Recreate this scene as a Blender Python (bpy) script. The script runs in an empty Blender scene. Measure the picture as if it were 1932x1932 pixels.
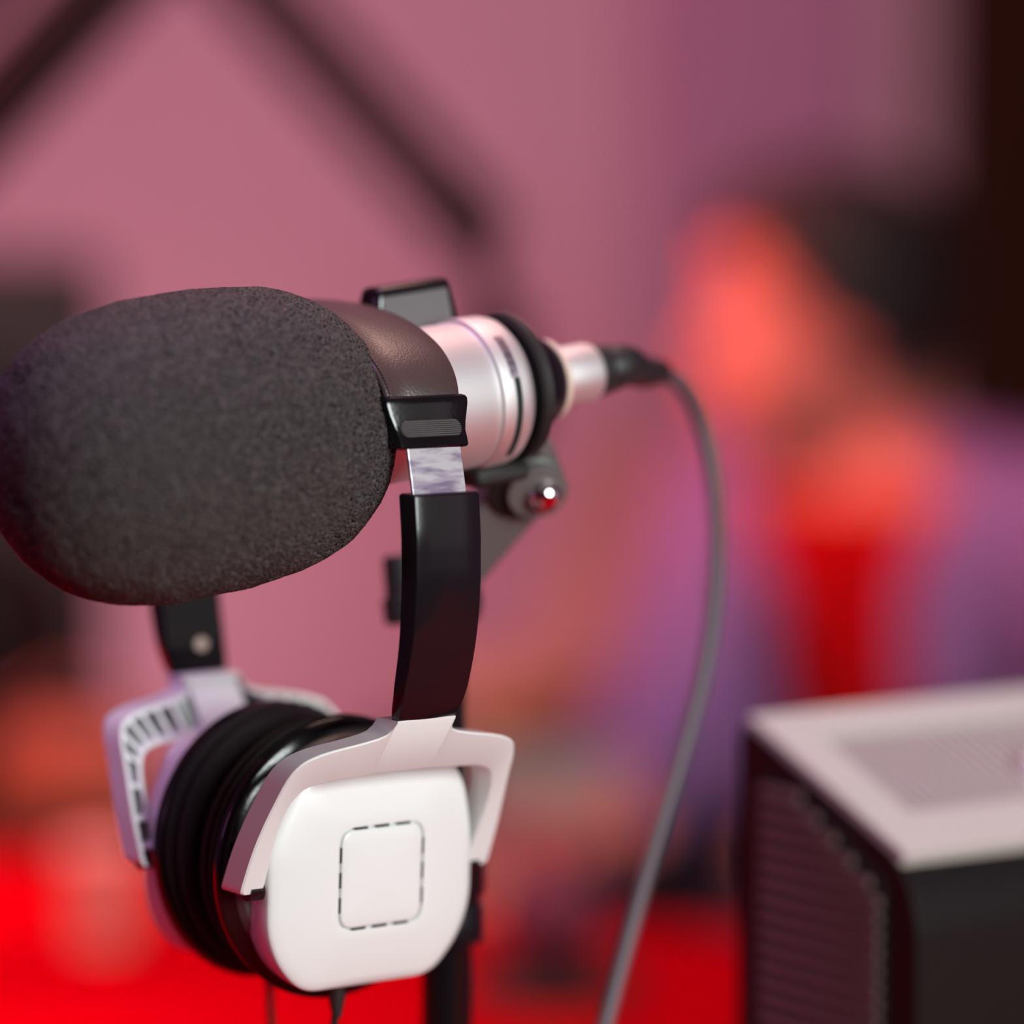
import bpy, bmesh, math, random
import numpy as np
from mathutils import Vector, Matrix, noise
random.seed(7)
sc = bpy.context.scene
COL = sc.collection
R = math.radians

# ------------------------------------------------------------------ camera
CAM = Vector((0, 0, 1.2)); PITCH = R(5)
cd = bpy.data.cameras.new('camera'); cam = bpy.data.objects.new('camera', cd); COL.objects.link(cam)
cam.location = CAM; cam.rotation_euler = (R(90) - PITCH, 0, 0)
cd.lens = 85; cd.sensor_width = 24; cd.sensor_height = 24; cd.sensor_fit = 'HORIZONTAL'
cd.clip_start = 0.05; cd.clip_end = 50
cd.dof.use_dof = True; cd.dof.focus_distance = 1.053; cd.dof.aperture_fstop = 1.8
sc.camera = cam
FPX = 1932 * 85 / 24
RT = Vector((1, 0, 0)); UP = Vector((0, math.sin(PITCH), math.cos(PITCH))); FW = Vector((0, math.cos(PITCH), -math.sin(PITCH)))
def P(x, y, D):
    return CAM + D * (FW + (x - 966) / FPX * RT - (y - 966) / FPX * UP)

# ------------------------------------------------------------------ view + world
sc.view_settings.view_transform = 'Standard'; sc.view_settings.look = 'None'
sc.view_settings.exposure = 0.0; sc.view_settings.gamma = 1.0; sc.view_settings.use_curve_mapping = False
w = bpy.data.worlds.new('world'); sc.world = w; w.use_nodes = True
w.node_tree.nodes['Background'].inputs[0].default_value = (0.30, 0.16, 0.24, 1)
w.node_tree.nodes['Background'].inputs[1].default_value = 0.15

# ------------------------------------------------------------------ lights (studio lamps and added unseen fills)
def area(name, loc, target, size, energy, color, sy=None, spread=None):
    l = bpy.data.lights.new(name, 'AREA'); l.energy = energy; l.color = color
    l.shape = 'RECTANGLE'; l.size = size; l.size_y = sy or size
    if spread: l.spread = spread
    o = bpy.data.objects.new(name, l); COL.objects.link(o); o.location = loc
    d = Vector(target) - Vector(loc); o.rotation_euler = d.to_track_quat('-Z', 'Y').to_euler()
    return o
area('key_softbox', (1.05, -0.45, 1.55), (-0.03, 1.06, 1.12), 0.75, 40, (0.93, 1.0, 0.98), 0.8)
area('side_fill', (1.85, 0.35, 1.32), (0.0, 1.1, 1.12), 1.1, 1.5, (1.0, 0.95, 0.95), 0.9)  # added dim fill standing in for bounce from the right wall
area('purple_wash_lamp', (-0.55, 1.0, 2.62), (-0.12, 1.1, 1.0), 0.4, 0.9, (0.70, 0.35, 0.90), spread=R(50))
area('purple_side_lamp', (-1.7, 0.8, 1.55), (-0.1, 1.05, 1.1), 0.5, 0.35, (0.80, 0.25, 0.65), spread=R(70))
area('warm_ceiling_lamp', (0.1, 1.75, 2.62), (0.05, 1.4, 0.8), 0.7, 6, (1.0, 0.62, 0.5), spread=R(130))
area('pink_wall_wash', (-0.5, 3.3, 0.42), (-0.25, 4.4, 1.1), 1.1, 11, (1.0, 0.46, 0.48), 0.3)  # added unseen light that tints the wall pink from below
area('pink_wall_top', (-0.3, 3.2, 2.6), (0.0, 4.4, 1.3), 1.2, 11.5, (1.0, 0.45, 0.66), 0.3)  # added unseen light that tints the wall pink from above
area('face_fill', (-0.75, 2.45, 1.75), (0.22, 3.1, 1.10), 0.3, 1.25, (1.0, 0.20, 0.16), spread=R(32))  # added red fill on the head, no real lamp there
area('table_fill_red', (-0.8, 1.75, 2.2), (-0.75, 2.2, 0.75), 0.6, 13, (1.0, 0.2, 0.22), spread=R(70))  # added red fill brightening the left part of the tabletop

# ------------------------------------------------------------------ materials
def mat(name, col, rough=0.5, metal=0.0, spec=0.5, coat=0.0, sheen=0.0, bump=None, bscale=200, var=0.0, vscale=8, emis=None, sub=0.0):
    m = bpy.data.materials.new(name); m.use_nodes = True; nt = m.node_tree; b = nt.nodes['Principled BSDF']
    b.inputs['Roughness'].default_value = rough; b.inputs['Metallic'].default_value = metal
    b.inputs['Specular IOR Level'].default_value = spec; b.inputs['Coat Weight'].default_value = coat
    b.inputs['Sheen Weight'].default_value = sheen
    if sub: b.inputs['Subsurface Weight'].default_value = sub; b.inputs['Subsurface Scale'].default_value = 0.01
    tc = nt.nodes.new('ShaderNodeTexCoord')
    n = nt.nodes.new('ShaderNodeTexNoise'); n.inputs['Scale'].default_value = vscale; n.inputs['Detail'].default_value = 4
    nt.links.new(tc.outputs['Object'], n.inputs['Vector'])
    mx = nt.nodes.new('ShaderNodeMix'); mx.data_type = 'RGBA'
    a = [max(0, c * (1 - var)) for c in col]; c2 = [min(1, c * (1 + var)) for c in col]
    mx.inputs['A'].default_value = (*a, 1); mx.inputs['B'].default_value = (*c2, 1)
    nt.links.new(n.outputs['Fac'], mx.inputs['Factor']); nt.links.new(mx.outputs['Result'], b.inputs['Base Color'])
    if bump:
        n2 = nt.nodes.new('ShaderNodeTexNoise'); n2.inputs['Scale'].default_value = bscale; n2.inputs['Detail'].default_value = 3
        nt.links.new(tc.outputs['Object'], n2.inputs['Vector'])
        bp = nt.nodes.new('ShaderNodeBump'); bp.inputs['Strength'].default_value = bump; bp.inputs['Distance'].default_value = 0.001
        nt.links.new(n2.outputs['Fac'], bp.inputs['Height']); nt.links.new(bp.outputs['Normal'], b.inputs['Normal'])
    if emis: b.inputs['Emission Color'].default_value = (*emis[:3], 1); b.inputs['Emission Strength'].default_value = emis[3]
    return m
def srgb(r, g, b):
    return tuple(((c / 255) / 12.92 if c < 10 else ((c / 255 + .055) / 1.055) ** 2.4) for c in (r, g, b))
M = {}
M['wall'] = mat('mauve_wall_paint', srgb(190, 150, 165), 0.85, bump=0.3, bscale=300, var=0.03)
M['wall_other'] = mat('mauve_side_wall_paint', srgb(140, 95, 140), 0.85, bump=0.3, bscale=300, var=0.03)
M['ceiling'] = mat('ceiling_paint', srgb(190, 160, 175), 0.9, var=0.03)
M['floor'] = mat('dark_carpet', srgb(60, 40, 50), 0.95, bump=0.8, bscale=500, var=0.2)
M['panel'] = mat('purple_fabric', srgb(170, 122, 150), 0.9, bump=0.6, bscale=900, var=0.05)
M['trim'] = mat('greyed_mauve_trim', srgb(175, 140, 150), 0.6, var=0.03)
M['door'] = mat('dark_brown_wood', srgb(48, 24, 12), 0.8, spec=0.1, var=0.4, vscale=3)
M['red_top'] = mat('red_laminate', (0.47, 0.0, 0.008), 0.6, spec=0.0, var=0.06, vscale=5)
M['table_leg'] = mat('black_table_steel', (0.02, 0.02, 0.02), 0.5)
M['black_gloss'] = mat('gloss_black_plastic', (0.006, 0.005, 0.006), 0.16, spec=0.5, bump=0.04, bscale=900, var=0.1)
M['black_satin'] = mat('satin_black_plastic', (0.009, 0.007, 0.009), 0.16, spec=0.36, bump=0.02, bscale=1500, var=0.1)
M['black_matte'] = mat('matte_black', (0.012, 0.010, 0.010), 0.6, bump=0.2, bscale=800, var=0.2)
M['grey_satin'] = mat('grey_arm_plastic', (0.13, 0.12, 0.12), 0.42, bump=0.1, bscale=600, var=0.1)
M['white'] = mat('white_plastic', (0.80, 0.83, 0.82), 0.30, spec=0.45, coat=0.15, var=0.01)
M['dark_gap'] = mat('dark_slot', (0.004, 0.012, 0.011), 0.7)  # near-black colour stands in for the shade inside slots and gaps
M['leather'] = mat('dark_brown_leather', (0.060, 0.036, 0.034), 0.36, spec=0.9, bump=0.15, bscale=1400, var=0.2, vscale=60)
M['thread'] = mat('brown_thread', (0.05, 0.025, 0.03), 0.8, bump=0.4, bscale=3000)
M['pad'] = mat('black_velour', (0.005, 0.0035, 0.003), 0.95, spec=0.15, sheen=0.08, bump=1.0, bscale=1800, var=0.5, vscale=120)
M['steel'] = mat('worn_brushed_steel', (0.50, 0.45, 0.50), 0.35, metal=1.0, var=0.1, vscale=200)
M['silver'] = mat('satin_aluminium', (0.90, 0.88, 0.88), 0.57, metal=1.0, bump=0.03, bscale=1500, var=0.02)
M['chrome'] = mat('chrome', (0.85, 0.82, 0.82), 0.08, metal=1.0)
M['cream'] = mat('cream_plastic_washer', srgb(225, 200, 185), 0.4)
M['rubber'] = mat('black_rubber', (0.016, 0.014, 0.016), 0.5, bump=0.2, bscale=500)
M['cord'] = mat('grey_rubber_cord', (0.11, 0.083, 0.10), 0.45, var=0.05)
M['thin_cord'] = mat('black_thin_cord', (0.01, 0.01, 0.01), 0.4)
M['unit_silver'] = mat('silver_grey_plastic', srgb(192, 190, 184), 0.5, var=0.02)
M['unit_rib'] = mat('silver_grey_rib', srgb(200, 192, 186), 0.5)
M['unit_floor'] = mat('grey_recess', (.07, .065, .065), 0.7)
M['unit_dark'] = mat('charcoal_plastic', (0.009, 0.007, 0.007), 0.5, spec=0.2, var=0.1)
M['unit_slat'] = mat('brown_grey_slat', (0.16, 0.112, 0.112), 0.4, var=0.2, vscale=30)
M['boom'] = mat('dark_maroon_boom_metal', (0.012, 0.004, 0.006), 0.6, spec=0.2)
M['speaker'] = mat('black_speaker_vinyl', (0.012, 0.006, 0.008), 0.6, bump=0.3, bscale=400)
M['brown_bag'] = mat('brown_leather_bag', srgb(140, 85, 58), 0.6, bump=0.4, bscale=120, var=0.15)
M['orange'] = mat('orange_foam', srgb(245, 185, 130), 0.85, bump=0.5, bscale=300, var=0.1)
M['brown_base'] = mat('dark_brown_base', srgb(70, 40, 25), 0.5)
M['salmon'] = mat('salmon_cup', srgb(250, 190, 175), 0.5, var=0.05)
M['plum'] = mat('plum_foam', srgb(110, 60, 85), 0.85, bump=0.5, bscale=300)
M['skin'] = mat('skin', srgb(200, 125, 112), 0.55, sub=0.0, var=0.04, bump=0.2, bscale=300)
M['lip'] = mat('lip', srgb(160, 80, 75), 0.5)
M['eye'] = mat('eye_white', srgb(225, 215, 210), 0.2)
M['iris'] = mat('dark_iris', (0.02, 0.01, 0.01), 0.2)
M['hair'] = mat('dark_hair', (0.010, 0.005, 0.006), 0.6, bump=1.0, bscale=250, var=0.4, vscale=90)
M['shirt'] = mat('lilac_cotton', srgb(142, 116, 178), 0.85, bump=0.5, bscale=700, var=0.12, vscale=9)
M['tee'] = mat('red_cotton', (0.42, 0.0, 0.003), 0.85, spec=0.1, bump=0.4, bscale=700, var=0.05)
M['trousers'] = mat('dark_trousers', (0.02, 0.015, 0.03), 0.9)
M['chair'] = mat('tan_chair_fabric', srgb(190, 135, 115), 0.9, bump=0.5, bscale=500, var=0.06)

# foam: open-cell pores from a voronoi pattern (bump, with pore shade painted dark into the colour; the big relief is real geometry)
def foam_mat():
    m = bpy.data.materials.new('charcoal_open_cell_foam'); m.use_nodes = True; nt = m.node_tree; b = nt.nodes['Principled BSDF']
    tc = nt.nodes.new('ShaderNodeTexCoord')
    nz = nt.nodes.new('ShaderNodeTexNoise'); nz.inputs['Scale'].default_value = 900; nz.inputs['Detail'].default_value = 3
    nt.links.new(tc.outputs['Object'], nz.inputs['Vector'])
    v = nt.nodes.new('ShaderNodeTexVoronoi'); v.feature = 'DISTANCE_TO_EDGE'; v.inputs['Scale'].default_value = 900
    nt.links.new(tc.outputs['Object'], v.inputs['Vector'])
    cr = nt.nodes.new('ShaderNodeValToRGB'); cr.color_ramp.elements[0].position = 0.0; cr.color_ramp.elements[1].position = 0.28
    cr.color_ramp.elements[0].color = (0.088, 0.070, 0.070, 1); cr.color_ramp.elements[1].color = (0.003, 0.002, 0.002, 1)
    nt.links.new(v.outputs['Distance'], cr.inputs['Fac']); nt.links.new(cr.outputs['Color'], b.inputs['Base Color'])
    b.inputs['Roughness'].default_value = 0.55; b.inputs['Specular IOR Level'].default_value = 0.5
    mth = nt.nodes.new('ShaderNodeMath'); mth.operation = 'MULTIPLY_ADD'
    mth.inputs[1].default_value = 0.4
    nt.links.new(nz.outputs['Fac'], mth.inputs[0]); nt.links.new(v.outputs['Distance'], mth.inputs[2])
    bp = nt.nodes.new('ShaderNodeBump'); bp.invert = True; bp.inputs['Strength'].default_value = 1.0; bp.inputs['Distance'].default_value = 0.0012
    nt.links.new(mth.outputs[0], bp.inputs['Height']); nt.links.new(bp.outputs['Normal'], b.inputs['Normal'])
    return m
M['foam'] = foam_mat()
# worn steel strap: streaky blotches
def steel_mat():
    m = M['steel']; nt = m.node_tree; b = nt.nodes['Principled BSDF']
    tc = nt.nodes.new('ShaderNodeTexCoord'); mp = nt.nodes.new('ShaderNodeMapping'); mp.inputs['Scale'].default_value = (90, 90, 420)
    n = nt.nodes.new('ShaderNodeTexNoise'); n.inputs['Scale'].default_value = 1.0; n.inputs['Detail'].default_value = 6
    nt.links.new(tc.outputs['Object'], mp.inputs['Vector']); nt.links.new(mp.outputs['Vector'], n.inputs['Vector'])
    cr = nt.nodes.new('ShaderNodeValToRGB'); cr.color_ramp.elements[0].position = 0.38; cr.color_ramp.elements[1].position = 0.62
    cr.color_ramp.elements[0].color = (0.30, 0.24, 0.36, 1); cr.color_ramp.elements[1].color = (0.72, 0.68, 0.72, 1)
    nt.links.new(n.outputs['Fac'], cr.inputs['Fac']); nt.links.new(cr.outputs['Color'], b.inputs['Base Color'])
steel_mat()

# ------------------------------------------------------------------ helpers
mm = 0.001
def thing(name, label, cat, loc=(0, 0, 0), rot=(0, 0, 0), group=None):
    o = bpy.data.objects.new(name, None); COL.objects.link(o); o.location = loc; o.rotation_euler = rot
    o.empty_display_size = 0.02; tag(o, label, cat, group); return o
def tag(o, label=None, cat=None, group=None, kind=None):
    if label: o['label'] = label
    if cat: o['category'] = cat
    if group: o['group'] = group
    if kind: o['kind'] = kind
    return o
def obj(name, bm, m, parent=None, smooth=True, bevel=0, seg=2, sub=0, label=None, angle=40, kind=None):
    bmesh.ops.recalc_face_normals(bm, faces=bm.faces)
    me = bpy.data.meshes.new(name); bm.to_mesh(me); bm.free(); me.materials.append(m)
    o = bpy.data.objects.new(name, me); COL.objects.link(o)
    if parent: o.parent = parent
    if bevel:
        b = o.modifiers.new('bevel', 'BEVEL'); b.width = bevel; b.segments = seg; b.limit_method = 'ANGLE'; b.angle_limit = R(32)
        b.harden_normals = False
    if sub:
        s = o.modifiers.new('sub', 'SUBSURF'); s.levels = sub; s.render_levels = sub
    if smooth:
        for p in me.polygons: p.use_smooth = True
        if not sub:
            try: me.set_sharp_from_angle(angle=R(angle))
            except Exception: pass
    if label: o['label'] = label
    if kind: o['kind'] = kind
    return o
def NB(): return bmesh.new()
def box(bm, c, s, rot=None):
    r = bmesh.ops.create_cube(bm, size=1.0)['verts']
    mtx = Matrix.Translation(Vector(c)) @ (rot.to_4x4() if rot else Matrix.Identity(4)) @ Matrix.Diagonal((*s, 1))
    bmesh.ops.transform(bm, matrix=mtx, verts=r); return r
def loft(bm, rings, close=True, caps=True):
    vs = [[bm.verts.new(p) for p in r] for r in rings]
    for a, b in zip(vs, vs[1:]):
        n = len(a)
        for i in range(n if close else n - 1):
            j = (i + 1) % n
            try: bm.faces.new((a[i], a[j], b[j], b[i]))
            except ValueError: pass
    if caps and close:
        bm.faces.new(list(reversed(vs[0]))); bm.faces.new(vs[-1])
    return vs
def lathe_x(bm, prof, seg=64, caps=True):        # prof: [(x, r)] around local X
    rings = [[(x, r * math.cos(2 * math.pi * k / seg), r * math.sin(2 * math.pi * k / seg)) for k in range(seg)] for x, r in prof]
    return loft(bm, rings, True, caps)
def lathe_axis(bm, prof, origin, axis, seg=48, caps=True):
    axis = Vector(axis).normalized(); q = axis.to_track_quat('Z', 'Y')
    rings = []
    for x, r in prof:
        rings.append([Vector(origin) + q @ Vector((r * math.cos(2 * math.pi * k / seg), r * math.sin(2 * math.pi * k / seg), x)) for k in range(seg)])
    return loft(bm, rings, True, caps)
def catmull(pts, n=8, closed=False):
    pts = [Vector(p) for p in pts]; out = []; N = len(pts)
    for i in range(N if closed else N - 1):
        g = lambda k: pts[k % N] if closed else pts[min(max(k, 0), N - 1)]
        a, b, c, d = g(i - 1), g(i), g(i + 1), g(i + 2)
        for j in range(n):
            t = j / n
            out.append(0.5 * ((2 * b) + (c - a) * t + (2 * a - 5 * b + 4 * c - d) * t * t + (3 * b - a - 3 * c + d) * t ** 3))
    if not closed: out.append(pts[-1])
    return out
def tube(bm, pts, rad, seg=12):
    pts = [Vector(p) for p in pts]; rings = []; up = Vector((0.13, 0.31, 1)).normalized()
    for i, p in enumerate(pts):
        t = (pts[min(i + 1, len(pts) - 1)] - pts[max(i - 1, 0)]).normalized()
        s = t.cross(up); s = s.normalized() if s.length > 1e-4 else t.orthogonal().normalized(); v = s.cross(t).normalized()
        r = rad[i] if isinstance(rad, (list, tuple)) else rad
        rings.append([p + r * (math.cos(2 * math.pi * k / seg) * s + math.sin(2 * math.pi * k / seg) * v) for k in range(seg)])
        up = v
    return loft(bm, rings)
def round_poly(pts, r, seg=5):
    out = []; N = len(pts)
    for i in range(N):
        p = Vector(pts[i]); a = Vector(pts[i - 1]); b = Vector(pts[(i + 1) % N])
        rr = r[i] if isinstance(r, (list, tuple)) else r
        da = (a - p); db = (b - p); k = min(rr, da.length * .48, db.length * .48)
        p0 = p + da.normalized() * k; p1 = p + db.normalized() * k
        for j in range(seg + 1):
            t = j / seg; out.append((1 - t) ** 2 * p0 + 2 * t * (1 - t) * p + t * t * p1)
    return out
def polar(poly, c, n):                             # radius of polygon about c at n even angles
    res = []
    for k in range(n):
        a = 2 * math.pi * k / n; d = Vector((math.cos(a), math.sin(a))); best = 0
        for i in range(len(poly)):
            p = Vector(poly[i]) - Vector(c); q = Vector(poly[(i + 1) % len(poly)]) - Vector(c); e = q - p
            den = d.x * e.y - d.y * e.x
            if abs(den) < 1e-12: continue
            t = (p.x * e.y - p.y * e.x) / den; s = (p.x * d.y - p.y * d.x) / den
            if -1e-6 <= s <= 1 + 1e-6 and t > best: best = t
        res.append(best)
    return res
def interp(x, xs, ys):
    if x <= xs[0]: return ys[0]
    for i in range(len(xs) - 1):
        if x <= xs[i + 1]:
            t = (x - xs[i]) / (xs[i + 1] - xs[i]); return ys[i] + (ys[i + 1] - ys[i]) * t
    return ys[-1]
def slab(name, x0, x1, y0, y1, z0, z1, m, parent=None, bevel=0.0, **k):
    bm = NB(); box(bm, ((x0 + x1) / 2, (y0 + y1) / 2, (z0 + z1) / 2), (x1 - x0, y1 - y0, z1 - z0)); return obj(name, bm, m, parent, smooth=False, bevel=bevel, **k)
def sphere(bm, c, r, u=16, v=12, scale=(1, 1, 1), rot=None):
    q = bmesh.ops.create_uvsphere(bm, u_segments=u, v_segments=v, radius=1)['verts']
    mtx = Matrix.Translation(Vector(c)) @ (rot.to_4x4() if rot else Matrix.Identity(4)) @ Matrix.Diagonal((r * scale[0], r * scale[1], r * scale[2], 1))
    bmesh.ops.transform(bm, matrix=mtx, verts=q); return q

# ------------------------------------------------------------------ room
YB = 4.4
tag(slab('floor', -2.6, 2.2, -1.8, YB + .1, -0.1, 0, M['floor']), kind='structure')
tag(slab('ceiling', -2.6, 2.2, -1.8, YB + .1, 2.75, 2.85, M['ceiling']), kind='structure')
tag(slab('wall_back', -2.6, 2.2, YB, YB + .1, 0, 2.75, M['wall']), kind='structure')
tag(slab('wall_left', -2.6, -2.5, -1.8, YB, 0, 2.75, M['wall_other']), kind='structure')
tag(slab('wall_right', 2.1, 2.2, -1.8, YB, 0, 2.75, M['wall_other']), kind='structure')
tag(slab('wall_front', -2.6, 2.2, -1.9, -1.8, 0, 2.75, M['wall_other']), kind='structure')
bb = slab('baseboard_back', -2.5, 0.40, YB - .015, YB, 0, .09, M['trim'], bevel=.004); bb['kind'] = 'structure'
# acoustic panel and door on the back wall
wp = thing('wall_panel', 'tall purple fabric panel on the wall behind the person', 'panel', (0.29, YB, 0.1))
slab('fabric_face', -0.135, 0.135, -0.05, 0, 0, 2.5, M['panel'], wp, bevel=.01)
tr = slab('trim_1', .43, .50, YB - .06, YB, 0, 2.3, M['trim'], bevel=.006); tr['kind'] = 'structure'
dr = thing('door_1', 'dark brown wooden door in the back wall at the right edge', 'door', (0.50, YB, 0)); dr['kind'] = 'structure'
slab('door_leaf', 0.005, 0.90, -0.045, 0, 0, 2.25, M['door'], dr, bevel=.004)
for k, (z0, z1) in enumerate(((0.2, 1.0), (1.15, 2.1))):
    slab('raised_panel', 0.14, 0.78, -0.062, -0.045, z0, z1, M['door'], dr, bevel=.008)
bm = NB(); lathe_axis(bm, [(0, .02), (.006, .02), (.008, .009), (.04, .009), (.042, .022), (.06, .024), (.068, .012)], (.84, -.045, 1.05), (0, -1, 0), 24)
obj('door_handle', bm, M['chrome'], dr)

# ------------------------------------------------------------------ red table
TZ = 0.75
tb = thing('table', 'wide glossy red studio table under the microphone', 'table', (-0.1, 1.7, 0))
edge = round_poly([(-1.2, -1.15), (1.4, -1.15), (1.4, .50), (.16, .50), (-.20, .78), (-.26, 1.30), (-1.2, 1.30)], [.04, .04, .04, .12, .2, .05, .05], 8)
bm = NB(); loft(bm, [[(p.x, p.y, z) for p in edge] for z in (TZ - .035, TZ)]); obj('tabletop', bm, M['red_top'], tb, bevel=.005, smooth=False)
slab('apron', -1.1, 1.3, -1.05, .38, TZ - .09, TZ - .035, M['table_leg'], tb, bevel=.003)
for lx, ly in ((-1.05, -1.0), (1.25, -1.0), (1.25, .34), (-1.05, 1.16), (-.42, 1.16), (-.3, -1.0)):
    slab('leg', lx - .03, lx + .03, ly - .03, ly + .03, 0, TZ - (.09 if ly < .5 else .035), M['table_leg'], tb, bevel=.004)

# ------------------------------------------------------------------ headphones (local x = along the mic, local -y = outward of near cup)
HA = R(36)
HO = Vector((-.0633, 1.0989, 1.2 - .1524))
hp = thing('headphones', 'white and black over-ear headphones hanging over the microphone barrel', 'headphones', HO, (0, 0, HA))
def H(U, N, Z): return Vector((U, -N, Z)) * mm
def armN(Z): return interp(Z, [0, 3, 8, 13, 20, 28, 41, 55, 67], [65.0, 67.5, 70, 71.8, 74, 75.8, 77.2, 77.3, 76.3])
YC = np.polyfit([-52, -40, -30, -20, -14, -8, -4, 0], [33.5, 39.3, 44.7, 50.3, 54.2, 59, 62.6, 65.2], 3)
def yokeN(Z): return float(np.polyval(YC, Z))
def headphone_side(s):
    near = s > 0
    # ---- arm
    bm = NB(); rings = []
    zs = [0, 0.6, 2, 4, 7] + list(range(10, 67, 4)) + [66.4, 67]
    for Z in zs:
        w_ = interp(Z, [0, .6, 2, 5, 10, 66.4, 67], [9.4, 10.0, 10.5, 11.0, 11.4, 11.4, 10.9]); N1 = armN(Z)
        th = interp(Z, [0, 4, 15, 35, 67], [4.0, 5.5, 7, 8.6, 9.0])
        if Z in (0, 67): N1 -= .5; th -= 1
        c = .9; pts = [(-w_ + c, N1), (0, N1 + .35), (w_ - c, N1), (w_ - .25, N1 - .25), (w_, N1 - c), (w_, N1 - th + c), (w_ - c, N1 - th), (-w_ + c, N1 - th), (-w_, N1 - th + c), (-w_, N1 - c), (-w_ + .25, N1 - .25)]
        rings.append([H(u, s * n, Z) for u, n in pts])
    loft(bm, rings)
    arm = obj('arm', bm, M['black_satin'], hp, angle=35)
    # rivet inside
    bm = NB(); Z = 9; n0 = armN(Z) - interp(Z, [0, 4, 15], [4, 5.5, 7])
    lathe_axis(bm, [(0, 2.4 * mm), (.4 * mm, 2.3 * mm), (.9 * mm, 1.4 * mm), (1.0 * mm, .4 * mm)], H(2, s * (n0 + .1), Z), (0, s, 0), 20)
    obj('rivet', bm, M['cream'], arm)
    # ---- steel strap
    bm = NB(); rings = []
    for Z in range(64, 84, 2):
        N1 = interp(Z, [64, 84], [72.6, 68.2]) + .5
        rings.append([H(u, s * n, Z) for u, n in ((-9.3, N1), (9.3, N1), (9.3, N1 - 1.1), (-9.3, N1 - 1.1))])
    loft(bm, rings); obj('steel_strap', bm, M['steel'], hp, smooth=False, bevel=.15 * mm)
    # ---- slider block
    bm = NB(); rings = []
    for Z, w_, N1, th in ((79.2, 10.0, 67.5, 7.5), (79.8, 11.6, 70.0, 10.5), (80.4, 12.0, 70.4, 11), (82.5, 12.1, 69.6, 10.8), (84.5, 12.2, 68.6, 10), (87, 12.9, 67.7, 9.6), (89.5, 13.7, 67.1, 9.4), (92, 14.3, 66.7, 9.4), (93.6, 14.4, 66.4, 9.4), (94.3, 14.1, 66.0, 9), (94.7, 13.4, 65.3, 7.8)):
        c = 1.1; pts = [(-w_ + c, N1), (w_ - c, N1), (w_ - .3, N1 - .3), (w_, N1 - c), (w_, N1 - th + c), (w_ - c, N1 - th), (-w_ + c, N1 - th), (-w_, N1 - th + c), (-w_, N1 - c), (-w_ + .3, N1 - .3)]
        rings.append([H(u, s * n, Z) for u, n in pts])
    loft(bm, rings); sl = obj('slider', bm, M['black_gloss'], hp, angle=30)
    bm = NB()
    def slN(Z): return interp(Z, [82.5, 84.5, 87, 89.5], [69.6, 68.6, 67.7, 67.1])
    o_ = [(8.3 + 2.4 * math.cos(t), 2.4 * math.sin(t)) for t in [R(-90 + 20 * k) for k in range(10)]]
    o_ = o_ + [(-u, v) for u, v in reversed(o_)]
    loft(bm, [[H(u * 1.0 - 0.2, s * (slN(85.4 + v) - .3), 85.4 + v) for u, v in o_], [H(u - .2, s * (slN(85.4 + v) + .14), 85.4 + v) for u, v in o_]])
    obj('grip_plate', bm, M['black_matte'], sl, smooth=False)
    bm = NB()
    for k in range(8):
        v = -2.0 + k * .57; hl = 8.3 + math.sqrt(max(0, 5.76 - v * v)) - .4; Z = 85.4 + v
        p = [H(-hl - .2, s * (slN(Z) + .2), Z), H(hl - .2, s * (slN(Z) + .2), Z)]
        tube(bm, p, .11 * mm, 6)
    obj('grip_ridges', bm, M['grey_satin'], sl, kind='stuff')
    # ---- yoke (U channel in white plastic)
    pair = [((43.4, -51.6), (37.2, -51.6)), ((44.3, -50.4), (36.5, -50.4)), ((44.3, -46), (36.5, -46)), ((43.9, -38), (36.9, -38)), ((42.9, -30), (37.0, -31)), ((41.6, -22.5), (36.2, -25)),
            ((40.2, -15.2), (34.6, -21.2)), ((37.8, -10.9), (32.8, -19.3)), ((34, -8.7), (29.6, -18.1)), ((28.5, -7.2), (25.5, -17.4)), ((20, -5.8), (18, -17)), ((14, -4.6), (13, -16.7))]
    po = [Vector(p[0]) for p in pair]; pi_ = [Vector(p[1]) for p in pair]
    co, ci = catmull(po, 4), catmull(pi_, 4)
    co += [Vector((11.6, -3.6)), Vector((10.5, -2.0)), Vector((10.2, .6)), Vector((0, .6))]
    ci += [Vector((11.3, -16.6)), Vector((10.3, -16.5)), Vector((9.6, -16.4)), Vector((0, -16.4))]
    prs = list(zip(co, ci)); prs += [(Vector((-a.x, a.y)), Vector((-b.x, b.y))) for a, b in reversed(prs[:-1])]
    bm = NB(); rings = []; T = 11.0
    def YP(q, dep):      # q=(U,Z)
        return H(q.x, s * (yokeN(q.y) - dep), q.y)
    for o1, i1 in prs:
        d = (i1 - o1).normalized(); wl = 1.5
        oi, ii = o1 + d * wl, i1 - d * wl
        rings.append([YP(o1, .5), YP(o1 + d * .6, 0), YP(i1 - d * .6, 0), YP(i1, .5), YP(i1, T), YP(ii, T), YP(ii, 2.2), YP(oi, 2.2), YP(oi, T), YP(o1, T)])
    loft(bm, rings); yk = obj('yoke', bm, M['white'], hp, angle=35)
    # ribs inside the channel
    cnt = len(prs); acc = 0; ids = []; nxt = 5
    for idx in range(1, cnt // 2 - 4):
        mid0 = (prs[idx - 1][0] + prs[idx - 1][1]) / 2; mid1 = (prs[idx][0] + prs[idx][1]) / 2; acc += (mid1 - mid0).length
        if acc > nxt: ids.append(idx); nxt = acc + (7.6 if mid1.y < -24 else 4.4)
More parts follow.
